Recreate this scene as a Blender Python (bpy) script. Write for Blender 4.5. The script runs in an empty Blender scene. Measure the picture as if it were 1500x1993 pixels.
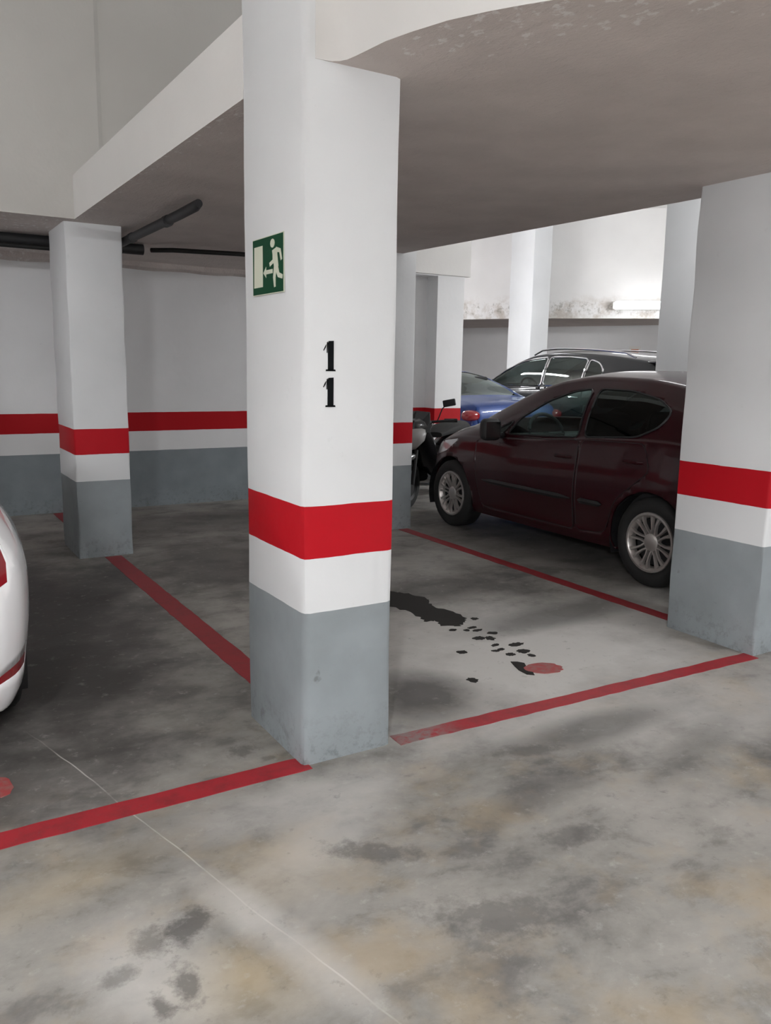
import bpy, bmesh, math, random
from mathutils import Vector, Matrix
random.seed(7)
S = bpy.context.scene
COL = S.collection

# ---------------------------------------------------------------- camera
cam_d = bpy.data.cameras.new('camera')
cam_d.sensor_fit = 'HORIZONTAL'; cam_d.sensor_width = 36.0; cam_d.lens = 36.0 * 1592.6 / 1500.0
cam = bpy.data.objects.new('camera', cam_d); COL.objects.link(cam)
CR = Vector((0.8543361, -0.51944201, 0.01702403)); CU = Vector((0.07627547, 0.15771852, 0.98453386)); CF = Vector((0.51409325, 0.83982431, -0.17436531))
m3 = Matrix((CR, CU, -CF)).transposed()
cam.matrix_world = Matrix.Translation((0, 0, 1.43)) @ m3.to_4x4()
cam_d.clip_start = 0.02
S.camera = cam

# ---------------------------------------------------------------- view, world
S.view_settings.view_transform = 'Standard'; S.view_settings.look = 'None'
S.view_settings.gamma = 1.0; S.view_settings.use_curve_mapping = False
S.view_settings.exposure = 0.0
W = bpy.data.worlds.new('world'); S.world = W; W.use_nodes = True
W.node_tree.nodes['Background'].inputs[0].default_value = (0.8, 0.85, 1, 1)
W.node_tree.nodes['Background'].inputs[1].default_value = 0.05

# lamps: (x, y, z of the diffuser's underside, length, rotation, watts, ceiling height)
LAMPS = [
    (-1.55, -1.8, 2.22, 1.25, 1.0, 610, 4.3),
    (4.75, -0.9, 2.20, 1.25, 1.2, 165, 4.3),
    (7.15, 11.6, 2.50, 1.25, 1.2, 175, 4.3),
    (9.6, 5.8, 2.35, 1.25, 0.2, 440, 4.3),
    (-3.2, 4.2, 2.25, 1.25, 0.0, 112, 4.3),
    (5.35, 4.6, 2.98, 1.25, 1.5, 24, 4.3),
]

# ---------------------------------------------------------------- helpers
def sock(n, name):
    return n.inputs[name]

def mat(name, base, rough=0.5, metal=0.0, coat=0.0, spec=0.5):
    m = bpy.data.materials.new(name); m.use_nodes = True
    b = m.node_tree.nodes['Principled BSDF']
    b.inputs['Base Color'].default_value = (*base, 1); b.inputs['Roughness'].default_value = rough
    b.inputs['Metallic'].default_value = metal; b.inputs['Coat Weight'].default_value = coat
    b.inputs['Coat Roughness'].default_value = 0.04
    b.inputs['Specular IOR Level'].default_value = spec
    return m

class NT:
    """small node writer"""
    def __init__(s, m):
        s.t = m.node_tree; s.b = m.node_tree.nodes['Principled BSDF']
        g = s.t.nodes.new('ShaderNodeNewGeometry'); s.pos = g.outputs['Position']
        x = s.t.nodes.new('ShaderNodeSeparateXYZ'); s.l(s.pos, x.inputs[0]); s.x, s.y, s.z = x.outputs
    def l(s, a, b): s.t.links.new(a, b)
    def val(s, i, v):
        if hasattr(v, 'is_output'): s.l(v, i)
        else: i.default_value = v
    def math(s, op, a, b=0.0, c=0.0, clamp=False):
        n = s.t.nodes.new('ShaderNodeMath'); n.operation = op; n.use_clamp = clamp
        s.val(n.inputs[0], a); s.val(n.inputs[1], b); s.val(n.inputs[2], c); return n.outputs[0]
    def noise(s, scale, detail=4, rough=0.55, vec=None, dist=0.0):
        n = s.t.nodes.new('ShaderNodeTexNoise'); s.l(vec or s.pos, n.inputs['Vector'])
        n.inputs['Scale'].default_value = scale; n.inputs['Detail'].default_value = detail
        n.inputs['Roughness'].default_value = rough; n.inputs['Distortion'].default_value = dist
        return n.outputs['Fac']
    def ramp(s, f, a, b):  # linear 0..1 between a and b
        n = s.t.nodes.new('ShaderNodeMapRange'); n.clamp = True; s.val(n.inputs[0], f)
        n.inputs[1].default_value = a; n.inputs[2].default_value = b; return n.outputs[0]
    def mix(s, f, a, b):
        n = s.t.nodes.new('ShaderNodeMix'); n.data_type = 'RGBA'
        s.val(n.inputs[0], f)
        for i, v in ((6, a), (7, b)):
            if hasattr(v, 'is_output'): s.l(v, n.inputs[i])
            else: n.inputs[i].default_value = (*v, 1)
        return n.outputs[2]
    def mapv(s, scale=(1, 1, 1), rot=(0, 0, 0), loc=(0, 0, 0)):
        n = s.t.nodes.new('ShaderNodeMapping'); s.l(s.pos, n.inputs[0])
        n.inputs['Location'].default_value = loc; n.inputs['Rotation'].default_value = rot; n.inputs['Scale'].default_value = scale
        return n.outputs[0]
    def bump(s, h, strength=0.3, dist=0.01):
        n = s.t.nodes.new('ShaderNodeBump'); n.inputs['Strength'].default_value = strength
        n.inputs['Distance'].default_value = dist; s.l(h, n.inputs['Height']); s.l(n.outputs[0], s.b.inputs['Normal'])
    def blob(s, cx, cy, rx, ry, rot=0.0, wob=0.0, soft=0.5):
        """1 inside an ellipse on the floor, 0 outside, with a wobbly soft rim"""
        c, q = math.cos(rot), math.sin(rot)
        dx = s.math('SUBTRACT', s.x, cx); dy = s.math('SUBTRACT', s.y, cy)
        u = s.math('DIVIDE', s.math('ADD', s.math('MULTIPLY', dx, c), s.math('MULTIPLY', dy, q)), rx)
        v = s.math('DIVIDE', s.math('SUBTRACT', s.math('MULTIPLY', dy, c), s.math('MULTIPLY', dx, q)), ry)
        d = s.math('SQRT', s.math('ADD', s.math('MULTIPLY', u, u), s.math('MULTIPLY', v, v)))
        if wob: d = s.math('ADD', d, s.math('MULTIPLY', s.math('SUBTRACT', s.wobn, 0.5), wob))
        return s.ramp(d, 1.0 + soft / 2, 1.0 - soft / 2)

def link(name, me, m=None, parent=None):
    o = bpy.data.objects.new(name, me); COL.objects.link(o)
    if m is not None:
        for mm in (m if isinstance(m, (list, tuple)) else [m]): me.materials.append(mm)
    if parent is not None: o.parent = parent
    return o

def obj(name, bm, m=None, parent=None, smooth=None):
    bmesh.ops.recalc_face_normals(bm, faces=bm.faces[:]) if smooth != 'keep' else None
    me = bpy.data.meshes.new(name); bm.to_mesh(me); bm.free()
    if smooth:
        me.polygons.foreach_set('use_smooth', [True] * len(me.polygons))
        if smooth != 'keep':
            try: me.set_sharp_from_angle(angle=math.radians(40))
            except Exception: pass
    return link(name, me, m, parent)

def empty(name, loc=(0, 0, 0), rz=0.0):
    o = bpy.data.objects.new(name, None); COL.objects.link(o); o.location = loc; o.rotation_euler = (0, 0, rz)
    o.empty_display_size = 0.1
    return o

def tag(o, label=None, cat=None, group=None, kind=None):
    if label: o['label'] = label
    if cat: o['category'] = cat
    if group: o['group'] = group
    if kind: o['kind'] = kind
    return o

def box(bm, lo, hi, bev=0.0, seg=1, mtx=None):
    r = bmesh.ops.create_cube(bm, size=1.0)
    vs = r['verts']
    for v in vs:
        v.co = Vector([lo[i] + (v.co[i] + 0.5) * (hi[i] - lo[i]) for i in range(3)])
    if bev > 0:
        es = list({e for v in vs for e in v.link_edges})
        rr = bmesh.ops.bevel(bm, geom=es, offset=bev, segments=seg, affect='EDGES', profile=0.5)
        vs = list({v for f in rr['faces'] for v in f.verts} | {v for v in vs if v.is_valid})
    if mtx is not None:
        for v in vs: v.co = mtx @ v.co
    return vs

def prism(bm, pts, z0, z1):
    lo = [bm.verts.new((x, y, z0 if not callable(z0) else z0(x, y))) for x, y in pts]
    hi = [bm.verts.new((x, y, z1)) for x, y in pts]
    n = len(pts)
    bm.faces.new(lo[::-1]); bm.faces.new(hi)
    for i in range(n): bm.faces.new((lo[i], lo[(i + 1) % n], hi[(i + 1) % n], hi[i]))

def tube(bm, pts, r, n=8, closed=False):
    pts = [Vector(p) for p in pts]; rings = []
    N = len(pts)
    rr = r if isinstance(r, (list, tuple)) else [r] * N
    for i, p in enumerate(pts):
        a = pts[(i - 1) % N] if (i > 0 or closed) else p
        b = pts[(i + 1) % N] if (i < N - 1 or closed) else p
        t = (b - a).normalized()
        up = Vector((0, 0, 1)) if abs(t.z) < 0.9 else Vector((0, 1, 0))
        s = t.cross(up).normalized(); u = s.cross(t)
        rings.append([bm.verts.new(p + (s * math.cos(k * 2 * math.pi / n) + u * math.sin(k * 2 * math.pi / n)) * rr[i]) for k in range(n)])
    for i in range(N if closed else N - 1):
        a, b = rings[i], rings[(i + 1) % N]
        for k in range(n): bm.faces.new((a[k], a[(k + 1) % n], b[(k + 1) % n], b[k]))
    if not closed:
        bm.faces.new(rings[0][::-1]); bm.faces.new(rings[-1])

def lathe(bm, prof, n=32, mtx=None, axis='X'):
    """profile of (radius, along) revolved about the X axis"""
    rings = []
    for r, a in prof:
        ring = []
        for k in range(n):
            t = 2 * math.pi * k / n
            co = Vector((a, r * math.cos(t), r * math.sin(t))) if axis == 'X' else Vector((r * math.cos(t), r * math.sin(t), a))
            if mtx is not None: co = mtx @ co
            ring.append(bm.verts.new(co))
        rings.append(ring)
    for a, b in zip(rings, rings[1:]):
        for k in range(n): bm.faces.new((a[k], a[(k + 1) % n], b[(k + 1) % n], b[k]))
    return rings

# ---------------------------------------------------------------- materials
ZG, Z0, Z1 = 0.572, 0.768, 0.953     # heights of the painted bands
def banded_paint(name, white, grey, red, rough=0.55, shift=0.0):
    m = mat(name, white, rough, spec=0.2); n = NT(m)
    wob = n.math('MULTIPLY', n.math('SUBTRACT', n.noise(7, 3), 0.5), 0.006)
    z = n.math('ADD', n.math('ADD', n.z, wob), shift)
    a = n.math('GREATER_THAN', z, ZG); b = n.math('GREATER_THAN', z, Z0); c = n.math('GREATER_THAN', z, Z1)
    blot = n.noise(2.2, 3); fine = n.noise(26, 4, 0.6)
    w = n.mix(n.ramp(blot, 0.3, 0.75), white, [v * 0.94 for v in white])
    scuff = n.math('MULTIPLY', n.ramp(n.noise(9, 5, 0.7), 0.66, 0.76), 0.35)
    w = n.mix(n.math('MULTIPLY', scuff, 0.35), w, (0.28, 0.27, 0.25))
    g = n.mix(n.ramp(n.noise(5, 5), 0.35, 0.7), grey, [v * 0.86 for v in grey])
    low = n.ramp(n.z, 0.22, 0.0)      # dirt rubbed in along the foot
    g = n.mix(n.math('MULTIPLY', n.math('MULTIPLY', low, n.ramp(n.noise(22, 5, 0.7), 0.5, 0.68)), 0.55), g, (0.09, 0.09, 0.085))
    g = n.mix(n.math('MULTIPLY', n.ramp(n.noise(13, 4, 0.6), 0.68, 0.76), 0.6), g, (0.12, 0.12, 0.12))
    col = n.mix(a, g, w); col = n.mix(b, col, red); col = n.mix(c, col, w)
    n.l(col, n.b.inputs['Base Color'])
    h = n.math('ADD', n.math('MULTIPLY', n.noise(6, 2), 1.5), n.math('MULTIPLY', fine, 0.35))
    n.bump(h, 0.35, 0.006)
    return m
M = {}
M['pillar'] = banded_paint('pillar_paint', (0.735, 0.745, 0.755), (0.30, 0.33, 0.345), (0.46, 0.004, 0.012))
M['wall'] = banded_paint('wall_paint', (0.77, 0.77, 0.775), (0.235, 0.265, 0.285), (0.40, 0.004, 0.009), shift=0.006)

def plaster(name, base, bump=0.25, stains=False):
    m = mat(name, base, 0.75); n = NT(m)
    c = n.mix(n.ramp(n.noise(1.4, 3), 0.3, 0.75), base, [v * 0.93 for v in base])
    if stains:
        s = n.math('MULTIPLY', n.ramp(n.z, 2.85, 2.6), n.ramp(n.noise(3.1, 5, 0.7), 0.47, 0.62))
        c = n.mix(n.math('MULTIPLY', s, 0.55), c, (0.36, 0.29, 0.22))
        s2 = n.math('MULTIPLY', n.math('MULTIPLY', n.ramp(n.z, 2.72, 2.64), n.ramp(n.z, 2.4, 2.5)), n.ramp(n.noise(9, 6, 0.75), 0.52, 0.62))
        c = n.mix(n.math('MULTIPLY', s2, 0.5), c, (0.16, 0.14, 0.10))
    n.l(c, n.b.inputs['Base Color'])
    n.bump(n.math('ADD', n.noise(9, 3), n.math('MULTIPLY', n.noise(55, 4), 0.3)), bump, 0.008)
    return m
M['plaster'] = plaster('white_plaster', (0.76, 0.745, 0.725))
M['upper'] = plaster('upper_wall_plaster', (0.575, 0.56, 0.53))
M['stained'] = plaster('stained_plaster', (0.78, 0.77, 0.76), 0.3, True)
M['slot'] = mat('black_rubber', (0.012, 0.012, 0.013), 0.7)

# soffit: taupe rough render, with flecks of white overspray near its open edges
m = mat('soffit_render', (0.25, 0.22, 0.21), 0.85); n = NT(m)
c = n.mix(n.ramp(n.noise(3, 4), 0.3, 0.7), (0.66, 0.595, 0.565), (0.57, 0.515, 0.49))
e1 = n.ramp(n.x, 1.75, 1.2)                              # near the left edge
e2 = n.ramp(n.y, 2.8, 2.2)                               # near the curved front edge
e3 = n.ramp(n.math('SUBTRACT', n.x, n.math('MULTIPLY', n.math('SUBTRACT', 2.5, n.y), 0.62)), 2.0, 1.35)
edge = n.math('MAXIMUM', n.math('MULTIPLY', e1, e1), n.math('MULTIPLY', n.math('MULTIPLY', e2, e3), e3))
fleck = n.noise(24, 5, 0.62, vec=n.mapv((1, 0.7, 1)))
thr = n.math('SUBTRACT', fleck, n.math('SUBTRACT', 0.80, n.math('MULTIPLY', edge, 0.24)))
c = n.mix(n.math('MULTIPLY', n.ramp(thr, 0.0, 0.05), 0.75), c, (0.80, 0.78, 0.76))
n.l(c, n.b.inputs['Base Color'])
st = n.noise(28, 4, 0.6, vec=n.mapv((1.0, 0.35, 1.0), (0, 0, 0.5)))
n.bump(n.math('ADD', n.math('MULTIPLY', st, 1.0), n.math('MULTIPLY', n.noise(70, 3), 0.4)), 0.6, 0.012)
M['soffit'] = m

# concrete floor
m = mat('concrete_floor', (0.3, 0.28, 0.26), 0.5); n = NT(m)
n.wobn = n.noise(2.6, 5, 0.65)
v1 = n.mapv((1, 1.35, 1), (0, 0, 0.35))
big = n.noise(1.15, 6, 0.62, vec=v1, dist=0.35)
mid = n.noise(3.6, 7, 0.68, vec=v1, dist=0.2)
fin = n.noise(17, 6, 0.7)
c = n.mix(n.ramp(big, 0.34, 0.66), (0.118, 0.112, 0.105), (0.325, 0.308, 0.285))
c = n.mix(n.math('MULTIPLY', n.ramp(mid, 0.40, 0.70), 0.7), c, (0.40, 0.38, 0.35))
c = n.mix(n.math('MULTIPLY', n.ramp(mid, 0.47, 0.30), 0.75), c, (0.115, 0.108, 0.10))
# tan cement bloom where the aisle is dusty
tanm = n.math('MULTIPLY', n.ramp(n.noise(2.3, 5, 0.6, vec=n.mapv((1, 1, 1), (0, 0, 0), (3.1, 1.7, 0))), 0.50, 0.66), n.ramp(n.y, 3.1, 2.3))
c = n.mix(n.math('MULTIPLY', tanm, 0.55), c, (0.38, 0.30, 0.20))
for (cx, cy, rx, ry, ro, s_) in [(0.60, 1.62, .16, .11, -.6, .50), (0.86, 1.98, .18, .13, .3, .35), (0.33, 2.2, .22, .09, .2, .4)]:
    c = n.mix(n.math('MULTIPLY', n.blob(cx, cy, rx, ry, ro, 1.4, 1.2), s_), c, (0.42, 0.34, 0.22))
# pale worn patches
for (cx, cy, rx, ry, ro, s_) in [(2.72, 3.0, .9, .66, .2, 1.0), (2.1, 2.35, .35, .10, 0, .35), (3.2, 2.05, .7, .22, .1, .4), (1.15, 2.30, .42, .12, 0, .45), (1.05, 2.05, .25, .12, .4, .45),
                                 (3.0, 4.9, .8, .35, .2, .25), (0.75, 1.75, .06, .30, .25, .5), (4.0, 3.25, .6, .35, 0, .3), (0.45, 1.75, .12, .20, .2, .5), (2.5, 3.7, .5, .25, 0, .4)]:
    c = n.mix(n.math('MULTIPLY', n.blob(cx, cy, rx, ry, ro, 1.6, 1.1), s_), c, (0.58, 0.565, 0.54))
# dark traffic marks and damp; shade of cars and soffit painted into the bays
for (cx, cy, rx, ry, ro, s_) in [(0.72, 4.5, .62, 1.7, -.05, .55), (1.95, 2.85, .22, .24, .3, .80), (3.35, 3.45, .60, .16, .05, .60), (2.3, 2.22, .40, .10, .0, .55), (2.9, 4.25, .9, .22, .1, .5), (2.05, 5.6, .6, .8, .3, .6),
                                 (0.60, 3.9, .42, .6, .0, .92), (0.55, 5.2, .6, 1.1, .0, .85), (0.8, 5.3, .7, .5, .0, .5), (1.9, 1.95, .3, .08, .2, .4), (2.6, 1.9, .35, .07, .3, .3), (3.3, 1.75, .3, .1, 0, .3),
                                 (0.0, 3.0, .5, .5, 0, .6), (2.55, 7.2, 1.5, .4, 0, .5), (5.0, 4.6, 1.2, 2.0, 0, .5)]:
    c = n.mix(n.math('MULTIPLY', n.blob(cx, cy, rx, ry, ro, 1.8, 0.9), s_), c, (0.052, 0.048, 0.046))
n.wobn = n.noise(16, 6, 0.72)
for (cx, cy, rx, ry, ro, s_) in [(1.30, 1.50, .17, .07, -.5, .55), (1.15, 1.92, .12, .05, -.6, .6), (0.575, 1.87, .07, .045, 0.5, .75), (0.47, 1.86, .04, .05, 0, .55), (0.50, 1.68, .03, .06, 0, .7),
                                 (0.43, 1.64, .02, .04, 0, .7), (0.37, 1.78, .04, .03, 0, .5), (1.75, 1.68, .10, .04, -.3, .5), (2.0, 2.2, .12, .04, -.3, .5), (0.725, 1.335, .018, .010, 0, .95), (0.9, 2.55, .06, .03, 0, .4), (1.05, 2.72, .05, .04, 0, .6), (1.12, 2.62, .03, .02, 0, .5)]:
    c = n.mix(n.math('MULTIPLY', n.blob(cx, cy, rx, ry, ro, 3.4, 0.8), s_), c, (0.085, 0.08, 0.075))
c = n.mix(n.math('MULTIPLY', n.ramp(fin, 0.60, 0.74), 0.5), c, (0.10, 0.096, 0.09))
c = n.mix(n.math('MULTIPLY', n.ramp(fin, 0.42, 0.28), 0.35), c, (0.50, 0.49, 0.46))
# control joint filled with pale dust: a thin slightly bent line
yy = n.y
lx = n.math('ADD', 1.206, n.math('MULTIPLY', yy, -0.249))
dj = n.math('ABSOLUTE', n.math('SUBTRACT', n.math('ADD', n.x, n.math('MULTIPLY', n.math('SUBTRACT', n.noise(1.7, 3), 0.5), 0.05)), lx))
jm = n.math('MULTIPLY', n.ramp(dj, 0.0035, 0.001), n.ramp(yy, 3.3, 3.0))
c = n.mix(n.math('MULTIPLY', jm, n.math('ADD', 0.16, n.math('MULTIPLY', n.ramp(n.noise(5, 3), .38, .60), 0.5))), c, (0.60, 0.58, 0.54))
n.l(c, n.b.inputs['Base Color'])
n.val(n.b.inputs['Roughness'], n.math('ADD', 0.42, n.math('MULTIPLY', mid, 0.3)))
n.b.inputs['Specular IOR Level'].default_value = 0.35
n.bump(n.math('ADD', n.math('MULTIPLY', fin, 0.5), n.noise(60, 3)), 0.12, 0.004)
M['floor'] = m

m = mat('red_line_paint', (0.36, 0.012, 0.02), 0.5); n = NT(m)
c = n.mix(n.ramp(n.noise(11, 6, 0.7), 0.48, 0.72), (0.36, 0.016, 0.026), (0.22, 0.018, 0.024))
c = n.mix(n.math('MULTIPLY', n.ramp(n.noise(48, 5, 0.7), 0.58, 0.72), 0.45), c, (0.20, 0.12, 0.11))
wear = n.math('MULTIPLY', n.ramp(n.math('ABSOLUTE', n.math('SUBTRACT', n.x, 1.70)), 0.22, 0.05), n.ramp(n.noise(19, 5, .7), .36, .55))
c = n.mix(n.math('MULTIPLY', wear, 0.85), c, (0.24, 0.21, 0.20))
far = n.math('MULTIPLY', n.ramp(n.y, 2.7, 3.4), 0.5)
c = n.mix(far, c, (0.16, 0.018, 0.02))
n.l(c, n.b.inputs['Base Color'])
M['line'] = m
M['damp'] = mat('damp_oil', (0.035, 0.033, 0.031), 0.7, spec=0.1)
m = mat('red_blotch', (0.36, 0.07, 0.07), 0.6); n = NT(m)
n.l(n.mix(n.ramp(n.noise(30, 4), 0.4, 0.65), (0.38, 0.06, 0.06), (0.30, 0.14, 0.13)), n.b.inputs['Base Color']); M['blotch'] = m

M['white_paint'] = mat('white_car_paint', (0.80, 0.80, 0.81), 0.25, 0, 1.0)
M['red_paint'] = mat('maroon_car_paint', (0.026, 0.0008, 0.0035), 0.34, 0.1, 0.5, 0.25)
M['blue_paint'] = mat('blue_car_paint', (0.006, 0.032, 0.15), 0.4, 0.1, 0.35, 0.3)
M['dark_paint'] = mat('black_car_paint', (0.006, 0.007, 0.009), 0.35, 0.0, 0.45, 0.3)
M['rubber'] = mat('tyre_rubber', (0.010, 0.010, 0.010), 0.8)
M['trim'] = mat('black_trim', (0.010, 0.010, 0.011), 0.55)
M['cabin'] = mat('cabin_fabric', (0.022, 0.022, 0.024), 0.9)
M['silver'] = mat('silver_wheel', (0.50, 0.47, 0.45), 0.35, 0.75)
M['chrome'] = mat('chrome', (0.75, 0.76, 0.78), 0.12, 1.0)
M['mirror'] = mat('mirror_glass', (0.10, 0.10, 0.10), 0.1, 1.0)
M['tail'] = mat('red_lens', (0.22, 0.004, 0.010), 0.2, 0, 0.6)
M['clear'] = mat('clear_lens', (0.55, 0.56, 0.58), 0.1, 0.3, 1.0)
M['grey_plastic'] = mat('grey_plastic', (0.30, 0.29, 0.28), 0.45)
M['scooter_black'] = mat('scooter_black', (0.008, 0.008, 0.009), 0.25, 0, 0.6)
M['scooter_red'] = mat('scooter_red', (0.16, 0.006, 0.01), 0.3, 0, 0.6)
M['pipe'] = mat('dark_pipe', (0.022, 0.022, 0.024), 0.55)
M['cable'] = mat('black_cable', (0.010, 0.010, 0.010), 0.6)
M['housing'] = mat('lamp_housing', (0.75, 0.75, 0.73), 0.5)
M['green'] = mat('sign_green', (0.002, 0.050, 0.020), 0.6, spec=0.15)
M['cream'] = mat('sign_cream', (0.60, 0.62, 0.50), 0.5)
M['ink'] = mat('black_ink', (0.004, 0.005, 0.006), 0.7, spec=0.1)
M['notice'] = mat('notice_orange', (0.62, 0.22, 0.13), 0.6)
M['paper'] = mat('paper_white', (0.75, 0.73, 0.70), 0.6)
def glass(name, tint, base=0.0):
    g = bpy.data.materials.new(name); g.use_nodes = True; t = g.node_tree
    for x in list(t.nodes): t.nodes.remove(x)
    o = t.nodes.new('ShaderNodeOutputMaterial'); mx = t.nodes.new('ShaderNodeMixShader')
    tr = t.nodes.new('ShaderNodeBsdfTransparent'); gl = t.nodes.new('ShaderNodeBsdfGlossy'); lw = t.nodes.new('ShaderNodeLayerWeight'); pw = t.nodes.new('ShaderNodeMath'); fr = t.nodes.new('ShaderNodeMath')
    tr.inputs[0].default_value = (*tint, 1); gl.inputs['Roughness'].default_value = 0.02; lw.inputs[0].default_value = 0.5; pw.operation = 'POWER'; pw.inputs[1].default_value = 4.0; t.links.new(lw.outputs['Facing'], pw.inputs[0]); fr.operation = 'MULTIPLY_ADD'; fr.inputs[1].default_value = 0.7; fr.inputs[2].default_value = 0.045; t.links.new(pw.outputs[0], fr.inputs[0])
    gl.inputs['Color'].default_value = (0.9, 1, 0.96, 1)
    t.links.new(fr.outputs[0], mx.inputs[0]); t.links.new(tr.outputs[0], mx.inputs[1]); t.links.new(gl.outputs[0], mx.inputs[2])
    t.links.new(mx.outputs[0], o.inputs[0]); return g
M['glass'] = glass('tinted_glass', (0.55, 0.70, 0.67))
M['dark_glass'] = glass('privacy_glass', (0.10, 0.105, 0.105))
def emis(name, col, s):
    g = mat(name, (0.8, 0.8, 0.8), 0.5); b = g.node_tree.nodes['Principled BSDF']
    b.inputs['Emission Color'].default_value = (*col, 1); b.inputs['Emission Strength'].default_value = s; return g

# ---------------------------------------------------------------- the setting
HS, HT, CZ = 2.38, 2.66, 4.3       # underside and top of the low slab, high ceiling
def struct(name, bm, m, smooth=None, parent=None):
    o = obj(name, bm, m, parent, smooth)
    if parent is None: tag(o, kind='structure')
    return o
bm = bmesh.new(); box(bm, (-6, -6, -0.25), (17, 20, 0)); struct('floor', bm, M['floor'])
bm = bmesh.new(); box(bm, (-6, -6, CZ), (17, 20, CZ + 0.2)); struct('ceiling', bm, M['plaster'])

# low slab: side beam at x=1.2, curved front edge, straight right edge
curve = [(1.24, 2.493), (1.27, 2.492), (1.295, 2.487), (1.315, 2.472), (1.328, 2.448), (1.335, 2.41), (1.341, 2.358), (1.352, 2.254), (1.378, 2.155), (1.418, 2.034), (1.475, 1.924), (1.535, 1.829), (1.62, 1.71), (1.78, 1.50), (2.02, 1.20), (2.4, 0.78), (2.9, 0.3), (3.4, -0.15), (3.95, -0.55)]
slab = [(1.2, 3.0), (1.30, 3.0), (1.30, 2.52), (1.24, 2.52)] + curve + [(3.955, 3.1), (3.86, 5.85), (3.86, 8.23), (1.2, 8.23)]
bm = bmesh.new(); prism(bm, slab, HS, HT)
bmesh.ops.recalc_face_normals(bm, faces=bm.faces[:])
for f in bm.faces: f.material_index = 0 if f.normal.z < -0.5 else 1
struct('ceiling_slab', bm, [M['soffit'], M['plaster']], True)
# low soffit left of the slab, behind the upper wall
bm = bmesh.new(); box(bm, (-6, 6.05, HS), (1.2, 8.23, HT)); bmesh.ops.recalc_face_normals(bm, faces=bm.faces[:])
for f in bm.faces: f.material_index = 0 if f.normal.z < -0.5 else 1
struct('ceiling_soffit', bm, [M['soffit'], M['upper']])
# upper wall standing on the soffit, with a slight step
bm = bmesh.new()
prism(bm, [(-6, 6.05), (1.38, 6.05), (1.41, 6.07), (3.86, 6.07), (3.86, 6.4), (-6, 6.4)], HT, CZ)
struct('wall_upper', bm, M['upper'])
# back wall with recess (opening x 5.2..5.71, up to 2.5)
bm = bmesh.new()
box(bm, (-6, 8.23, 0), (5.20, 8.6, CZ)); box(bm, (5.71, 8.23, 0), (6.10, 8.6, CZ)); box(bm, (5.20, 8.23, 2.5), (5.71, 8.6, CZ)); box(bm, (5.20, 8.45, 0), (5.71, 8.6, 2.5))
struct('wall_back', bm, M['wall'])
bm = bmesh.new(); box(bm, (4.2, 8.17, 2.51), (6.145, 8.23, CZ), 0.004); struct('trim_1', bm, M['plaster'])
# rough render cornice where wall meets soffit
bm = bmesh.new()
pts = []
N = 60
for i in range(N + 1):
    x = -5.9 + (3.8 + 5.9) * i / N
    d = 0.10 + 0.02 * math.sin(i * 0.9) + random.uniform(-.006, .006); h = HS - 0.065 + 0.006 * math.sin(i * 1.7)
    pts.append([bm.verts.new((x, 8.23, HS)), bm.verts.new((x, 8.23 - d, HS)), bm.verts.new((x, 8.23 - d * 0.8, h + 0.02)), bm.verts.new((x, 8.23, h))])
for a, b in zip(pts, pts[1:]):
    for k in range(3): bm.faces.new((a[k], a[k + 1], b[k + 1], b[k]))
struct('trim_2', bm, M['soffit'])

# side walls, off frame
for nm, lo, hi in (('wall_left', (-6, -6, 0), (-5.8, 8.23, CZ)), ('wall_near', (-5.8, -6, 0), (17, -5.8, CZ)), ('wall_right', (16.8, -5.8, 0), (17, 20, CZ)), ('wall_passage', (5.9, 8.6, 0), (6.1, 20, CZ))):
    bm = bmesh.new(); box(bm, lo, hi); struct(nm, bm, M['wall'] if nm != 'wall_passage' else M['soffit'])
# far wall (slanting), its low soffit and the tall bulkhead above
fa, fb = Vector((10.35, 20.0)), Vector((15.36, 8.2)); fd = (fb - fa).normalized(); fn = Vector((-fd.y, fd.x))
if fn.x < 0: fn = -fn
def strip(a, b, w, z0, z1, m, name):
    bm = bmesh.new(); d = (b - a).normalized(); nn = Vector((-d.y, d.x))
    if nn.dot(Vector((1, .4))) < 0: nn = -nn
    prism(bm, [tuple(a), tuple(b), tuple(b + nn * w), tuple(a + nn * w)], z0, z1)
    return struct(name, bm, m)
strip(fa, fb, 0.25, 0, CZ, M['wall'], 'wall_far')
bulk = [Vector((7.9, 17.4)), Vector((10.34, 12.50)), Vector((10.62, 12.02)), Vector((12.11, 10.45)), Vector((14.3, 8.2))]
bm = bmesh.new()
prism(bm, [tuple(p) for p in bulk] + [tuple(fb), tuple(fa), (7.9, 20)], HS, HT + 0.02)
bmesh.ops.recalc_face_normals(bm, faces=bm.faces[:])
for f in bm.faces: f.material_index = 0 if f.normal.z < -0.5 else 1
struct('ceiling_ledge', bm, [M['soffit'], M['stained']])
bm = bmesh.new()
off = Vector((0.05, 0.035))
prism(bm, [tuple(p + off) for p in bulk] + [tuple(bulk[-1] + off * 8), (11, 13.2), tuple(bulk[0] + off * 8)], HT + 0.02, CZ)
struct('wall_bulkhead', bm, M['stained'])

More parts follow.
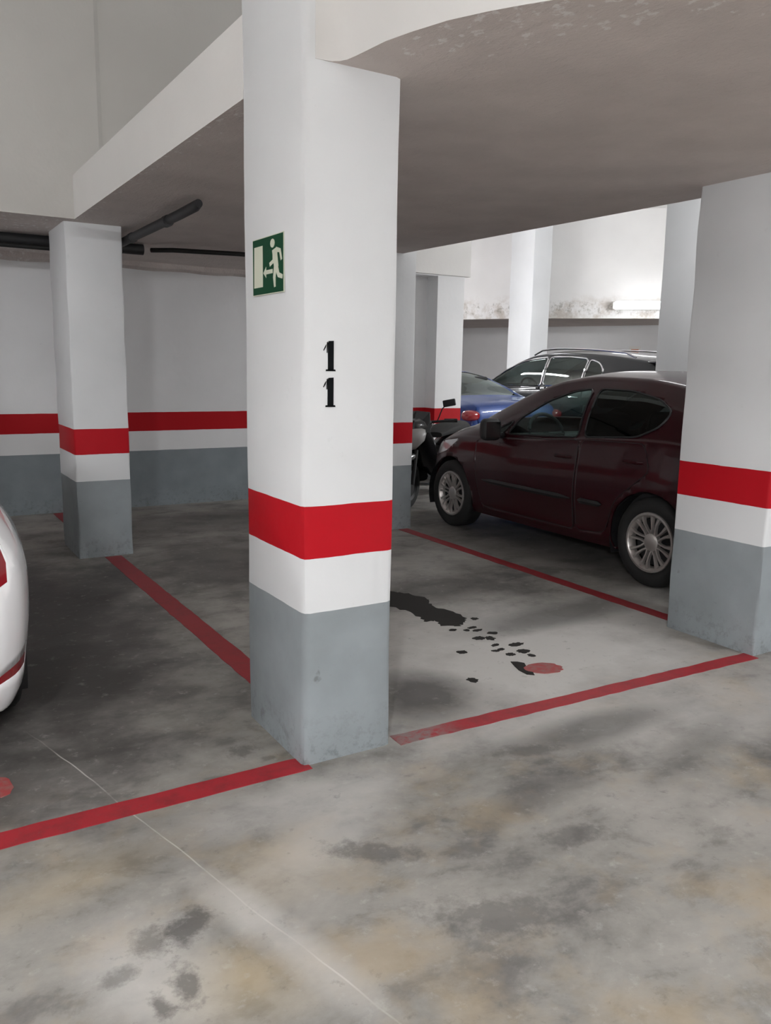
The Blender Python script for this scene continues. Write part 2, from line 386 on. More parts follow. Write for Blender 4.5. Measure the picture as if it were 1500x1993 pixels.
# ---------------------------------------------------------------- pillars
def pillar(x0, x1, y0, y1, h, label, bev=0.016):
    cx, cy = (x0 + x1) / 2, (y0 + y1) / 2
    bm = bmesh.new()
    # chamfered plan, several rings so that the faces wave a little like hand plaster
    a, b = (x1 - x0) / 2, (y1 - y0) / 2; c = bev
    plan = [(-a + c, -b), (a - c, -b), (a, -b + c), (a, b - c), (a - c, b), (-a + c, b), (-a, b - c), (-a, -b + c)]
    plan2 = []
    for (p, q) in zip(plan, plan[1:] + plan[:1]):
        plan2.append(p)
        if (Vector(p) - Vector(q)).length < c * 2:
            mx, my = (p[0] + q[0]) / 2, (p[1] + q[1]) / 2; plan2.append((mx + math.copysign(c * 0.2, mx), my + math.copysign(c * 0.2, my)))
    rings = []; K = 24
    for k in range(K + 1):
        z = h * k / K
        rings.append([bm.verts.new((px + 0.0025 * math.sin(k * 1.3 + i), py + 0.0025 * math.cos(k * 1.1 + i), z)) for i, (px, py) in enumerate(plan2)])
    n_ = len(plan2)
    for r0, r1 in zip(rings, rings[1:]):
        for i in range(n_): bm.faces.new((r0[i], r0[(i + 1) % n_], r1[(i + 1) % n_], r1[i]))
    bm.faces.new(rings[0][::-1]); bm.faces.new(rings[-1])
    o = obj('concrete_pillar', bm, M['pillar'], None, True); o.location = (cx, cy, 0)
    tag(o, label, 'pillar', 'concrete pillars with red band'); return o
P11 = pillar(1.2, 1.5675, 2.496, 3.023, CZ, 'large nearest white pillar with black digits 1 1 and green exit sign', 0.026)
P2 = pillar(3.715, 4.09, 2.43, 2.99, HS, 'white and grey pillar at the right edge hiding the tail of the maroon car')
P3 = pillar(3.635, 4.0, 6.09, 6.65, CZ, 'pillar showing only a sliver just right of the near numbered pillar')
P4 = pillar(1.15, 1.54, 6.172, 6.778, HS, 'whole white pillar at left with pipe stubs behind its top')
P6 = pillar(6.5, 6.9, 4.98, 5.6, CZ, 'plain pale pillar rising behind the roof of the maroon car')
P7 = pillar(10.0, 10.42, 11.47, 12.1, CZ, 'distant brightly lit pillar behind the dark sport utility car')

# painted digits on the near pillar front face (x,z outline)
def digit(z0, h):
    w = 0.0215; x = 1.289; y = 2.4955
    bm = bmesh.new()
    def flat(pts, d0=0.0035):
        a = [bm.verts.new((px, y - d0, pz)) for px, pz in pts]; b = [bm.verts.new((px, y + 0.006, pz)) for px, pz in pts]
        bm.faces.new(a); n_ = len(a)
        for i in range(n_): bm.faces.new((a[i], b[i], b[(i + 1) % n_], a[(i + 1) % n_]))
    flat([(x, z0 + 0.004), (x + w, z0 + 0.004), (x + w, z0 + h), (x + 0.003, z0 + h - 0.001), (x, z0 + h - 0.008)])
    flat([(x - 0.008, z0), (x + w + 0.008, z0), (x + w + 0.006, z0 + 0.006), (x - 0.007, z0 + 0.006)])
    flat([(x - 0.0175, z0 + h * 0.68), (x - 0.0155, z0 + h * 0.67), (x - 0.0085, z0 + h * 0.78), (x - 0.006, z0 + h * 0.88), (x - 0.010, z0 + h * 0.83)])
    flat([(x - 0.0045, z0 + h * 0.60), (x - 0.002, z0 + h * 0.60), (x - 0.001, z0 + h * 0.97), (x - 0.004, z0 + h * 0.93)])
    o = obj('digit', bm, M['ink'], P11); o.matrix_parent_inverse = Matrix.Translation(-P11.location); o['label'] = 'black stencilled digit 1'
    return o
digit(1.413, 0.101); digit(1.293, 0.099)

# exit sign on the left face (plane x = 1.2), seen with +y to the left
es = empty('exit_sign', (1.198, 2.776, 1.776))
tag(es, 'green escape route sign with running figure and doorway on near pillar', 'sign')
def yz(bm, pts, x0, x1):
    a = [bm.verts.new((x0, y, z)) for y, z in pts]; b = [bm.verts.new((x1, y, z)) for y, z in pts]
    bm.faces.new(a); bm.faces.new(b[::-1]); k = len(a)
    for i in range(k): bm.faces.new((a[i], b[i], b[(i + 1) % k], a[(i + 1) % k]))
def part_yz(name, polys, x0, x1, m, parent):
    bm = bmesh.new()
    for i, p in enumerate(polys): yz(bm, p, x0 - .00006 * i, x1)
    return obj(name, bm, m, parent)
part_yz('plate', [[(.136, -.099), (-.136, -.099), (-.136, .099), (.136, .099)]], -.003, .0, M['cream'], es)
part_yz('green_field', [[(.133, -.096), (-.133, -.096), (-.133, .096), (.133, .096)]], -.0036, -.003, M['green'], es)
part_yz('doorway', [[(.122, -.071), (.042, -.071), (.042, .071), (.118, .071)]], -.0044, -.0036, M['cream'], es)
def limb(pts, w):   # ribbon polygon along points in (y,z)
    out = []
    P_ = [Vector(p) for p in pts]; L, R_ = [], []
    ws = w if isinstance(w, (list, tuple)) else [w] * len(P_)
    for i, p in enumerate(P_):
        d = (P_[min(i + 1, len(P_) - 1)] - P_[max(i - 1, 0)]).normalized(); q = Vector((-d.y, d.x)) * ws[i] / 2
        L.append(tuple(p + q)); R_.append(tuple(p - q))
    for i in range(len(P_) - 1): out.append([L[i], L[i + 1], R_[i + 1], R_[i]])
    return out
fig = [[(-.045 + .019 * math.cos(t * math.pi / 6), .070 + .015 * math.sin(t * math.pi / 6)) for t in range(12)]]
fig += limb([(-.062, .050), (-.068, .020), (-.078, -.015)], [.040, .038, .034])        # torso
fig += limb([(-.075, .046), (-.108, .040), (-.120, .008)], [.018, .015, .012])          # rear arm
fig += limb([(-.055, .040), (-.052, .010), (-.020, .000)], [.017, .015, .014])          # front arm
fig += limb([(-.070, -.012), (-.060, -.045), (-.064, -.078)], [.024, .020, .012])       # standing leg
fig += limb([(-.080, -.014), (-.096, -.040), (-.128, -.048)], [.024, .018, .014])       # trailing leg
part_yz('running_figure', fig, -.0046, -.0036, M['cream'], es)
part_yz('arrow', [[(.036, -.024), (.012, -.004), (.012, -.016), (-.045, -.016), (-.045, -.030), (.012, -.030), (.012, -.042)]], -.0046, -.0036, M['cream'], es)

# ---------------------------------------------------------------- floor markings
def ground_poly(name, pts, m, z=0.002, parent=None, thick=True):
    bm = bmesh.new(); prism(bm, pts, -0.001 if thick else z - 0.001, z); return obj(name, bm, m, parent)
def line(a, b, w, label, jag=0.003):
    a, b = Vector(a), Vector(b); d = (b - a); L = d.length; d.normalize(); q = Vector((-d.y, d.x))
    n_ = max(6, int(L / 0.06)); up, dn = [], []
    for i in range(n_ + 1):
        p = a + d * L * i / n_
        up.append(tuple(p + q * (w / 2 + random.uniform(-jag, jag)))); dn.append(tuple(p - q * (w / 2 + random.uniform(-jag, jag))))
    bm = bmesh.new(); U = [bm.verts.new((*p, 0.0015)) for p in up]; D = [bm.verts.new((*p, 0.0015)) for p in dn]
    for i in range(n_): bm.faces.new((D[i], D[i + 1], U[i + 1], U[i]))
    r = bmesh.ops.extrude_face_region(bm, geom=bm.faces[:])
    for v in [g for g in r['geom'] if isinstance(g, bmesh.types.BMVert)]: v.co.z -= 0.0025
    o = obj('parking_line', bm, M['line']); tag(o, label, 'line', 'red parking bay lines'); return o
line((-5.6, 2.56), (1.222, 2.518), 0.100, 'red floor line running left from the foot of the near numbered pillar')
line((1.60, 2.512), (3.715, 2.44), 0.085, 'red floor line joining the near pillar to the right pillar')
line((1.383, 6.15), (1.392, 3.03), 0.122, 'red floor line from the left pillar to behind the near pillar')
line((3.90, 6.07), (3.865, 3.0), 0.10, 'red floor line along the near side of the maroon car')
line((1.36, 8.2), (1.36, 6.79), 0.11, 'short red floor line behind the left pillar by the back wall')

def blobpts(cx, cy, rx, ry, rot, jag, n_=20):
    out = []
    for i in range(n_):
        t = 2 * math.pi * i / n_; k = 1 + random.uniform(-jag, jag)
        u, v = rx * math.cos(t) * k, ry * math.sin(t) * k
        out.append((cx + u * math.cos(rot) - v * math.sin(rot), cy + u * math.sin(rot) + v * math.cos(rot)))
    return out

def ragged(pl, amp=.014, k_=5):
    out = []
    for a, b in zip(pl, pl[1:] + pl[:1]):
        for i in range(k_):
            t = i / k_; out.append((a[0] + (b[0] - a[0]) * t + random.uniform(-amp, amp), a[1] + (b[1] - a[1]) * t + random.uniform(-amp, amp)))
    return out
oil = ground_poly('oil_stain', ragged([(2.713,4.359),(2.787,4.246),(2.83,4.092),(2.76,3.95),(2.80,3.795),(2.804,3.675),(2.76,3.60),(2.68,3.555),(2.597,3.611),(2.62,3.70),(2.55,3.72),(2.58,3.87),(2.535,4.07),(2.50,4.25),(2.58,4.40)]), M['damp'], 0.0022)
tag(oil, 'dark wet oil trail and drips on the floor between near and right pillars', 'stain')
for (cx, cy), (rx, ry) in zip([(2.835,3.623),(2.603,3.514),(2.667,3.474),(2.724,3.498),(2.721,3.445),(2.765,3.367),(2.644,3.333),(2.697,3.304),(2.653,3.203),(2.754,3.158),(2.719,3.061),(2.635,3.136),(2.596,3.133),(2.63,3.054),(2.715,2.99),(2.431,3.2),(2.248,2.868)],
        [(.022,.02),(.022,.018),(.018,.015),(.03,.015),(.03,.015),(.032,.022),(.034,.026),(.026,.03),(.028,.014),(.045,.024),(.035,.03),(.02,.014),(.02,.014),(.024,.02),(.02,.022),(.028,.022),(.024,.03)]):
    ground_poly('oil_drip', blobpts(cx, cy, rx, ry, random.uniform(-.6, .2), .22), M['damp'], 0.0024, oil)
o = ground_poly('paint_spot', blobpts(2.645, 2.825, .095, .07, -.35, .07, 28), M['blotch'], 0.0026)
tag(o, 'faded round red paint spot at the end of the oil drips', 'stain')
ground_poly('dark_smear', [(2.561,2.971),(2.59,2.955),(2.609,2.923),(2.585,2.88),(2.57,2.82),(2.545,2.775),(2.518,2.80),(2.52,2.86),(2.537,2.911)], M['damp'], 0.0023, o)
o = ground_poly('paint_spot', blobpts(.235, 2.87, .045, .07, 0, .12), M['blotch'], 0.0022)
tag(o, 'faint reddish paint spot on the floor below the white car', 'stain')


# ---------------------------------------------------------------- pipes under the low soffit
bm = bmesh.new(); tube(bm, [(-5.5, 6.98, 2.325), (1.2, 6.95, 2.335), (1.9, 6.95, 2.335)], 0.042, 14)
o = obj('drain_pipe', bm, M['pipe'], None, True); tag(o, 'thick dark pipe under the soffit left of the whole left pillar', 'pipe')
bm = bmesh.new(); tube(bm, [(1.60, 6.90, 2.30), (1.60, 6.2, 2.305), (1.615, 5.1, 2.315), (1.62, 4.80, 2.322), (1.62, 4.74, 2.33)], [.030, .030, .030, .030, .024], 14)
for yc in (6.15, 5.3): tube(bm, [(1.605, yc - .03, 2.306), (1.605, yc + .03, 2.306)], 0.036, 14)
o = obj('drain_pipe', bm, M['pipe'], None, True); tag(o, 'short dark pipe stub slanting from the left pillar top along the soffit', 'pipe')
bm = bmesh.new(); tube(bm, [(1.96, 6.93, 2.335), (2.1, 6.80, 2.333), (2.6, 6.65, 2.330), (3.1, 6.62, 2.326), (3.64, 6.62, 2.33)], 0.019, 10)
o = obj('cable_conduit', bm, M['cable'], None, True); tag(o, 'thin black conduit under the soffit between left and near pillars', 'conduit')
bm = bmesh.new(); tube(bm, [(-5.5, 6.90, 2.27), (1.14, 6.86, 2.275), (1.3, 6.86, 2.275)], 0.018, 10)
o = obj('cable_conduit', bm, M['cable'], None, True); tag(o, 'black conduit hung below the thick dark pipe at far left', 'conduit')

# ---------------------------------------------------------------- lamps
def lamp_fixture(x, y, z, L, rz, watts, ceil, label):
    r = empty('fluorescent_lamp', (x, y, z), rz); tag(r, label, 'lamp', 'suspended fluorescent lamps')
    bm = bmesh.new(); box(bm, (-L / 2, -.045, .085), (L / 2, .045, .125), .01, 2); obj('housing', bm, M['housing'], r)
    bm = bmesh.new(); box(bm, (-L / 2 + .02, -.062, .0), (L / 2 - .02, .062, .085), .03, 3)
    obj('diffuser', bm, emis('lit_diffuser', (0.97, 0.985, 1.0), watts), r, True)
    for s in (-1, 1):
        bm = bmesh.new(); tube(bm, [(s * L * .35, 0, .12), (s * L * .35, 0, ceil - z)], .004, 6); obj('hanger', bm, M['cable'], r)
    return r
LL = ['lamp hanging over the aisle behind the viewer', 'lamp hanging beyond the right pillar', 'lamp hanging past the end of the back wall', 'lamp hanging right of the maroon car', 'lamp hanging over the far left bays', 'lamp hanging above the maroon car']
for a, lb in zip(LAMPS, LL): lamp_fixture(*a, lb)
# visible lamp on the far bulkhead
wl = empty('wall_lamp', (11.87, 10.47, 2.60), math.atan2(10.45 - 12.02, 12.11 - 10.62)); tag(wl, 'lit white fluorescent lamp glowing on the far bulkhead above the dark car', 'lamp')
bm = bmesh.new(); box(bm, (-.62, -.03, -.06), (.62, .06, .06), .01, 2); obj('housing', bm, M['housing'], wl)
bm = bmesh.new(); box(bm, (-.60, -.15, -.075), (.60, -.03, .065), .04, 4); M['tube_bright'] = emis('bright_diffuser', (0.97, 0.98, 1.0), 7.0); obj('diffuser', bm, M['tube_bright'], wl, True)

# small notice on the far wall
nt_ = Vector((12.99, 13.8))
# ---------------------------------------------------------------- cars
def pchip(pts):
    xs = [p[0] for p in pts]; ys = [p[1] for p in pts]; n_ = len(xs)
    h = [xs[i + 1] - xs[i] for i in range(n_ - 1)]; dl = [(ys[i + 1] - ys[i]) / h[i] for i in range(n_ - 1)]
    d = [0.0] * n_; d[0] = dl[0]; d[-1] = dl[-1]
    for i in range(1, n_ - 1):
        if dl[i - 1] * dl[i] > 0:
            w1, w2 = 2 * h[i] + h[i - 1], h[i] + 2 * h[i - 1]; d[i] = (w1 + w2) / (w1 / dl[i - 1] + w2 / dl[i])
    def f(x):
        if x <= xs[0]: return ys[0]
        if x >= xs[-1]: return ys[-1]
        i = max(k for k in range(n_ - 1) if xs[k] <= x); t = (x - xs[i]) / h[i]
        return ((1 + 2 * t) * (1 - t) ** 2 * ys[i] + t * (1 - t) ** 2 * h[i] * d[i] + t * t * (3 - 2 * t) * ys[i + 1] + t * t * (t - 1) * h[i] * d[i + 1])
    return f
def catmull(P_, per):
    out = []
    for i in range(len(P_) - 1):
        p0 = P_[max(i - 1, 0)]; p1 = P_[i]; p2 = P_[i + 1]; p3 = P_[min(i + 2, len(P_) - 1)]
        for k in range(per):
            t = k / per
            out.append(tuple(0.5 * ((2 * p1[c]) + (-p0[c] + p2[c]) * t + (2 * p0[c] - 5 * p1[c] + 4 * p2[c] - p3[c]) * t * t + (-p0[c] + 3 * p1[c] - 3 * p2[c] + p3[c]) * t ** 3) for c in (0, 1)))
    return out
def inpoly(p, poly):
    x, y = p; c = False; j = len(poly) - 1
    for i in range(len(poly)):
        (xi, yi), (xj, yj) = poly[i], poly[j]
        if (yi > y) != (yj > y) and x < (xj - xi) * (y - yi) / (yj - yi) + xi: c = not c
        j = i
    return c
def nearest(p, poly):
    best = None
    for (a, b) in zip(poly, poly[1:] + poly[:1]):
        ax, ay = a; dx, dy = b[0] - ax, b[1] - ay; L2 = dx * dx + dy * dy or 1e-9
        t = max(0, min(1, ((p[0] - ax) * dx + (p[1] - ay) * dy) / L2)); q = (ax + dx * t, ay + dy * t)
        d = math.hypot(p[0] - q[0], p[1] - q[1])
        if best is None or d < best[0]: best = (d, q)
    return best
def roundpoly(poly, r=0.03, n_=3):
    out = []
    for i, p in enumerate(poly):
        a, b = Vector(poly[i - 1]), Vector(poly[(i + 1) % len(poly)]); v = Vector(p)
        da, db = (a - v), (b - v); k = min(r, da.length * .45, db.length * .45)
        p0, p1 = v + da.normalized() * k, v + db.normalized() * k
        for j in range(n_ + 1):
            t = j / n_; out.append(tuple(p0 * (1 - t) ** 2 + v * 2 * t * (1 - t) + p1 * t * t))
    return out

NLOW, NSIDE, NTOP = 4, 16, 14
class Car:
    def __init__(s, spec):
        s.sp = spec
        for k in ('zt', 'zs', 'zb', 'hw', 'wr'): setattr(s, k, pchip(spec[k]))
    def section(s, y):
        sp = s.sp; zt, zb, w = s.zt(y), s.zb(y), s.hw(y); zs = min(s.zs(y), zt - 0.012); tum = sp.get('tum', .05)
        h = zs - zb; r = min(s.wr(y), w - tum - 0.01)
        low = [(0, zb), (w - .16, zb), (w - .05, zb + .04), (w - .018, zb + .25 * h), (w, zb + .48 * h), (w - .012, zb + .72 * h), (w - tum * .6, zb + .92 * h), (w - tum, zs)]
        pts = [(p, 'low') for p in catmull(low, NLOW)]
        k = max(0.0, min(1.0, (zt - zs) / 0.35)); ez = zt - .055 * k - .012 * (1 - k)
        bx, bz = w - tum - .012 * k, zs
        for i in range(NSIDE):
            t = i / NSIDE; bulge = .035 * k * math.sin(math.pi * t)
            pts.append(((bx + (r - bx) * t + bulge, bz + (ez - bz) * t), 'side'))
        for i in range(NTOP + 1):
            t = i / NTOP; x = r * (1 - t)
            z = ez + (zt - ez) * (1 - (1 - t) ** 2.6)
            pts.append(((x, z), 'top'))
        return pts
    def side_x(s, y, z):
        pts = [p for p, _ in s.section(y)][NLOW * 2:]
        best = None
        for a, b in zip(pts, pts[1:]):
            if a[1] <= z <= b[1] and b[1] > a[1]:
                t = (z - a[1]) / (b[1] - a[1]); best = a[0] + (b[0] - a[0]) * t
        return best if best is not None else pts[-1][0]
    def build(s, root, paint, glassm):
        sp = s.sp; y0, y1 = sp['ends']
        ys = set()
        N = int((y1 - y0) / 0.028)
        for i in range(N + 1): ys.add(round(y0 + (y1 - y0) * i / N, 4))
        for e, sg in ((y0, 1), (y1, -1)):
            for d in (.003, .008, .014, .021, .045, .06): ys.add(round(e + sg * d, 4))
        for k in ('screen', 'rear_glass'):
            for v in sp[k][:2]: ys.add(round(v, 4))
        ys = sorted(ys); ys = [y for i, y in enumerate(ys) if i == 0 or y - ys[i - 1] > .0025]
        secs = [s.section(y) for y in ys]; ns = len(secs[0])
        co, zone = [], []
        for y, sec in zip(ys, secs):
            row = [[-p[0], y, p[1]] for p, _ in sec[::-1]] + [[p[0], y, p[1]] for p, _ in sec][:0]
            row = [[p[0], y, p[1]] for p, _ in sec]
            co.append(row)
        zone = [zz for _, zz in secs[0]]
        polys = {}   # name -> rounded polygon in (y,z)
        for nm, pl in sp['polys']: polys[nm] = roundpoly(pl, sp.get('round', .035))
        arches = [(0.0, sp['R'] - .005, sp['RA']), (sp['wb'], sp['R'] - .005, sp['RA'])]
        nj = len(ys)
        cut = bmesh.new(); lay = cut.faces.layers.int.new('zone')
        V = [[cut.verts.new(co[j][i]) for i in range(ns)] for j in range(nj)]
        zid = {'low': 0, 'side': 1, 'top': 2}
        for j in range(nj - 1):
            for i in range(ns - 1):
                f = cut.faces.new((V[j][i], V[j][i + 1], V[j + 1][i + 1], V[j + 1][i])); 
                f[lay] = zid[zone[i]] * 1000 + i
        def slice_seg(p, q, test):
            """split the faces that the segment p-q (in y,z) crosses"""
            dy, dz = q[0] - p[0], q[1] - p[1]
            if math.hypot(dy, dz) < 1e-5: return
            y_a, y_b = min(p[0], q[0]) - .002, max(p[0], q[0]) + .002; z_a, z_b = min(p[1], q[1]) - .002, max(p[1], q[1]) + .002
            fs = []
            for f in cut.faces:
                if not test(f): continue
                yy_ = [v.co.y for v in f.verts]
                if max(yy_) < y_a or min(yy_) > y_b: continue
                zz_ = [v.co.z for v in f.verts]
                if max(zz_) < z_a or min(zz_) > z_b: continue
                fs.append(f)
            if not fs: return
            geom = list({v for f in fs for v in f.verts}) + list({e for f in fs for e in f.edges}) + fs
            bmesh.ops.bisect_plane(cut, geom=geom, dist=2e-4, plane_co=(0, p[0], p[1]), plane_no=(0, -dz, dy))
        for nm, pl in polys.items():
            for p, q in zip(pl, pl[1:] + pl[:1]): slice_seg(p, q, lambda f: f[lay] < 2000 and f[lay] % 1000 > NLOW * 2)
        for ay, az, ar in arches:
            cp = [(ay + ar * math.cos(2 * math.pi * k / 44), az + ar * math.sin(2 * math.pi * k / 44)) for k in range(44)]
            for p, q in zip(cp, cp[1:] + cp[:1]): slice_seg(p, q, lambda f: f[lay] < 1000 and f.calc_center_median().x > sp['W'] * .5)
        cut.verts.index_update()
        n0 = len(cut.verts); cut.verts.ensure_lookup_table()
        verts = [tuple(v.co) for v in cut.verts] + [(-v.co.x, v.co.y, v.co.z) for v in cut.verts]
        parts = {}
        for f in cut.faces:
            cx, cy, cz = f.calc_center_median(); zi = f[lay] // 1000; i = f[lay] % 1000; zn = ('low', 'side', 'top')[zi]; kk = 'body'
            if zn == 'low' and any(math.hypot(cy - ay, cz - az) < ar for ay, az, ar in arches) and cx > sp['W'] * .5: continue
            if zn in ('low', 'side') and i > NLOW * 2:
                for nm, pl in polys.items():
                    if inpoly((cy, cz), pl): kk = nm; break
            if zn == 'top':
                a, b = sp['screen'][:2]
                if a < cy < b and i >= NLOW * 7 + NSIDE + 1: kk = 'windscreen'
                a, b = sp['rear_glass'][:2]
                if a < cy < b and i >= NLOW * 7 + NSIDE + 2: kk = 'rear_window'
            if kk == 'body':
                for nm, fn_ in sp.get('rules', []):
                    if fn_(cx, cy, cz, zn): kk = nm; break
            ids = [v.index for v in f.verts]
            for sgn in (1, -1):
                q = ids if sgn > 0 else [v + n0 for v in ids[::-1]]
                k2 = kk if kk in ('body', 'windscreen', 'rear_window') or kk.startswith('=') else kk + ('|R' if sgn > 0 else '|L')
                parts.setdefault(k2, []).append(q)
        base = len(verts)
        for j in (0, nj - 1):      # end caps
            row0 = len(verts)
            for i in range(ns): verts.append(tuple(co[j][i])); verts.append((-co[j][i][0], co[j][i][1], co[j][i][2]))
            for i in range(ns - 1):
                q = [row0 + 2 * i, row0 + 2 * i + 1, row0 + 2 * i + 3, row0 + 2 * i + 2]
                parts.setdefault('body', []).append(q if j == 0 else q[::-1])
        cut.free()
        out = {}
        mats = {'side_window': glassm, 'quarter_window': glassm, 'windscreen': M['glass'], 'rear_window': glassm, 'tail_light': M['tail'], 'head_light': M['clear'], 'lower_trim': M['trim'], 'licence_recess': M['trim'],
                'reflector': M['tail'], 'grille': M['trim']}
        for k, fl in parts.items():
            nm = k.lstrip('=').split('|')[0].rstrip('0123456789')
            used = {}; vv = []
            ff = []
            for q in fl:
                g = []
                for v in q:
                    if v not in used: used[v] = len(vv); vv.append(verts[v])
                    g.append(used[v])
                ff.append(g)
            me = bpy.data.meshes.new(nm); me.from_pydata(vv, [], ff); me.update()
            bm = bmesh.new(); bm.from_mesh(me); bmesh.ops.remove_doubles(bm, verts=bm.verts[:], dist=1.2e-3); bmesh.ops.recalc_face_normals(bm, faces=bm.faces[:]) if nm == 'body' else None
            bm.to_mesh(me); bm.free()
            me.polygons.foreach_set('use_smooth', [True] * len(me.polygons))
            try: me.set_sharp_from_angle(angle=math.radians(50))
            except Exception: pass
            out[k] = link(nm, me, sp.get('mats', {}).get(k.split('|')[0]) or mats.get(nm, paint), root)
            mm = out[k]
            if nm == 'body':
                sm = mm.modifiers.new('skin', 'SOLIDIFY'); sm.thickness = 0.012; sm.offset = -1
                mm.modifiers[-1].use_rim = True
        # rubber or chrome outlines round the windows
        for nm, pl in polys.items():
            if 'window' in nm or nm.startswith('door'):
                for sg in (-1, 1):
                    bm = bmesh.new(); r_ = sp.get('trim_r', .008) if 'window' in nm else .0035
                    P3_ = []
                    step = []
                    for a, b in zip(pl, pl[1:] + pl[:1]):
                        L = math.hypot(a[0] - b[0], a[1] - b[1]); k_ = max(1, int(L / .04))
                        for q in range(k_): step.append((a[0] + (b[0] - a[0]) * q / k_, a[1] + (b[1] - a[1]) * q / k_))
                    for (yy_, zz_) in step: P3_.append((sg * (s.side_x(yy_, zz_) + (.001 if 'window' in nm else -.0015)), yy_, zz_))
                    tube(bm, P3_, r_, 5, closed=True)
                    par = out.get(nm + ('|R' if sg > 0 else '|L'))
                    if par is None: par = root
                    obj('window_trim' if 'window' in nm else 'door_seam', bm, (sp.get('trim_mat') or M['trim']) if 'window' in nm else M['trim'], par, True)
        # wheel wells, floor pan and cabin
        bm = bmesh.new()
        w = sp['W']
        for ay, az, ar in arches:
            for sg in (-1, 1):
                a_ = []; 
                for k in range(21):
                    t = math.pi * k / 20 * 1.24 - .12 * math.pi
                    yv, zv = ay + (ar + .003) * math.cos(t), az + (ar + .003) * math.sin(t)
                    xo = w - .028 if zv < .5 else w - .045
                    a_.append((bm.verts.new((sg * xo, yv, zv)), bm.verts.new((sg * (w - .30), yv, zv))))
                for p, q in zip(a_, a_[1:]): bm.faces.new((p[0], q[0], q[1], p[1]))
                bm.faces.new([p[1] for p in a_])
        box(bm, (-w + .20, y0 + .32, sp['pan']), (w - .20, y1 - .15, sp['pan'] + .10))
        obj('underbody', bm, M['trim'], root)
        c0, c1 = sp['cabin']; bz = sp['beltz'] - .03
        bm = bmesh.new(); box(bm, (-w + .12, c0, sp['pan'] + .10), (w - .12, c1, sp['pan'] + .22))
        box(bm, (-w + .12, c0 - .02, sp['pan'] + .2), (w - .12, c0 + .25, bz - .03))   # boot cover
        box(bm, (-w + .13, c0 + .2, sp['pan'] + .2), (-w + .16, c1, bz - .05)); box(bm, (w - .16, c0 + .2, sp['pan'] + .2), (w - .13, c1, bz - .05))
        obj('cabin_floor', bm, M['cabin'], root)
        bm = bmesh.new(); box(bm, (-w + .14, c1 - .22, sp['pan'] + .2), (w - .14, c1 + .12, bz - .0), .04, 3); obj('dashboard', bm, M['trim'], root, True)
        for sy, kind in ((c1 - 1.0, 'seat'), (c0 + .30, 'seat')):
            for sx in (-.36, .36):
                bm = bmesh.new()
                mt = Matrix.Translation((sx, sy, 0)) @ Matrix.Rotation(math.radians(12), 4, 'X')
                box(bm, (-.24, 0.02, sp['pan'] + .24), (.24, .52, sp['pan'] + .40), .05, 2, Matrix.Translation((sx, sy, 0)))
                box(bm, (-.23, -.04, sp['pan'] + .30), (.23, .09, sp['pan'] + .93), .06, 3, Matrix.Translation((0, .17, 0)) @ mt)
                st = obj('seat', bm, M['cabin'], root, True)
                bm = bmesh.new(); box(bm, (-.13, -.03, sp['pan'] + .97), (.13, .06, sp['pan'] + 1.14), .04, 3, Matrix.Translation((0, .17, 0)) @ mt)
                obj('headrest', bm, M['cabin'], st, True)
        bm = bmesh.new(); ring = []
        for k in range(24):
            t = 2 * math.pi * k / 24; ring.append((-.36 + .185 * math.cos(t), c1 - .34 + .185 * math.sin(t) * .42, bz + .02 + .185 * math.sin(t) * .9))
        tube(bm, ring, .016, 8, closed=True); tube(bm, [ring[0], ring[12]], .014, 6); tube(bm, [(-.36, c1 - .34, bz + .02), (-.36, c1 - .14, bz - .06)], .03, 8)
        obj('steering_wheel', bm, M['trim'], root, True)
        return out

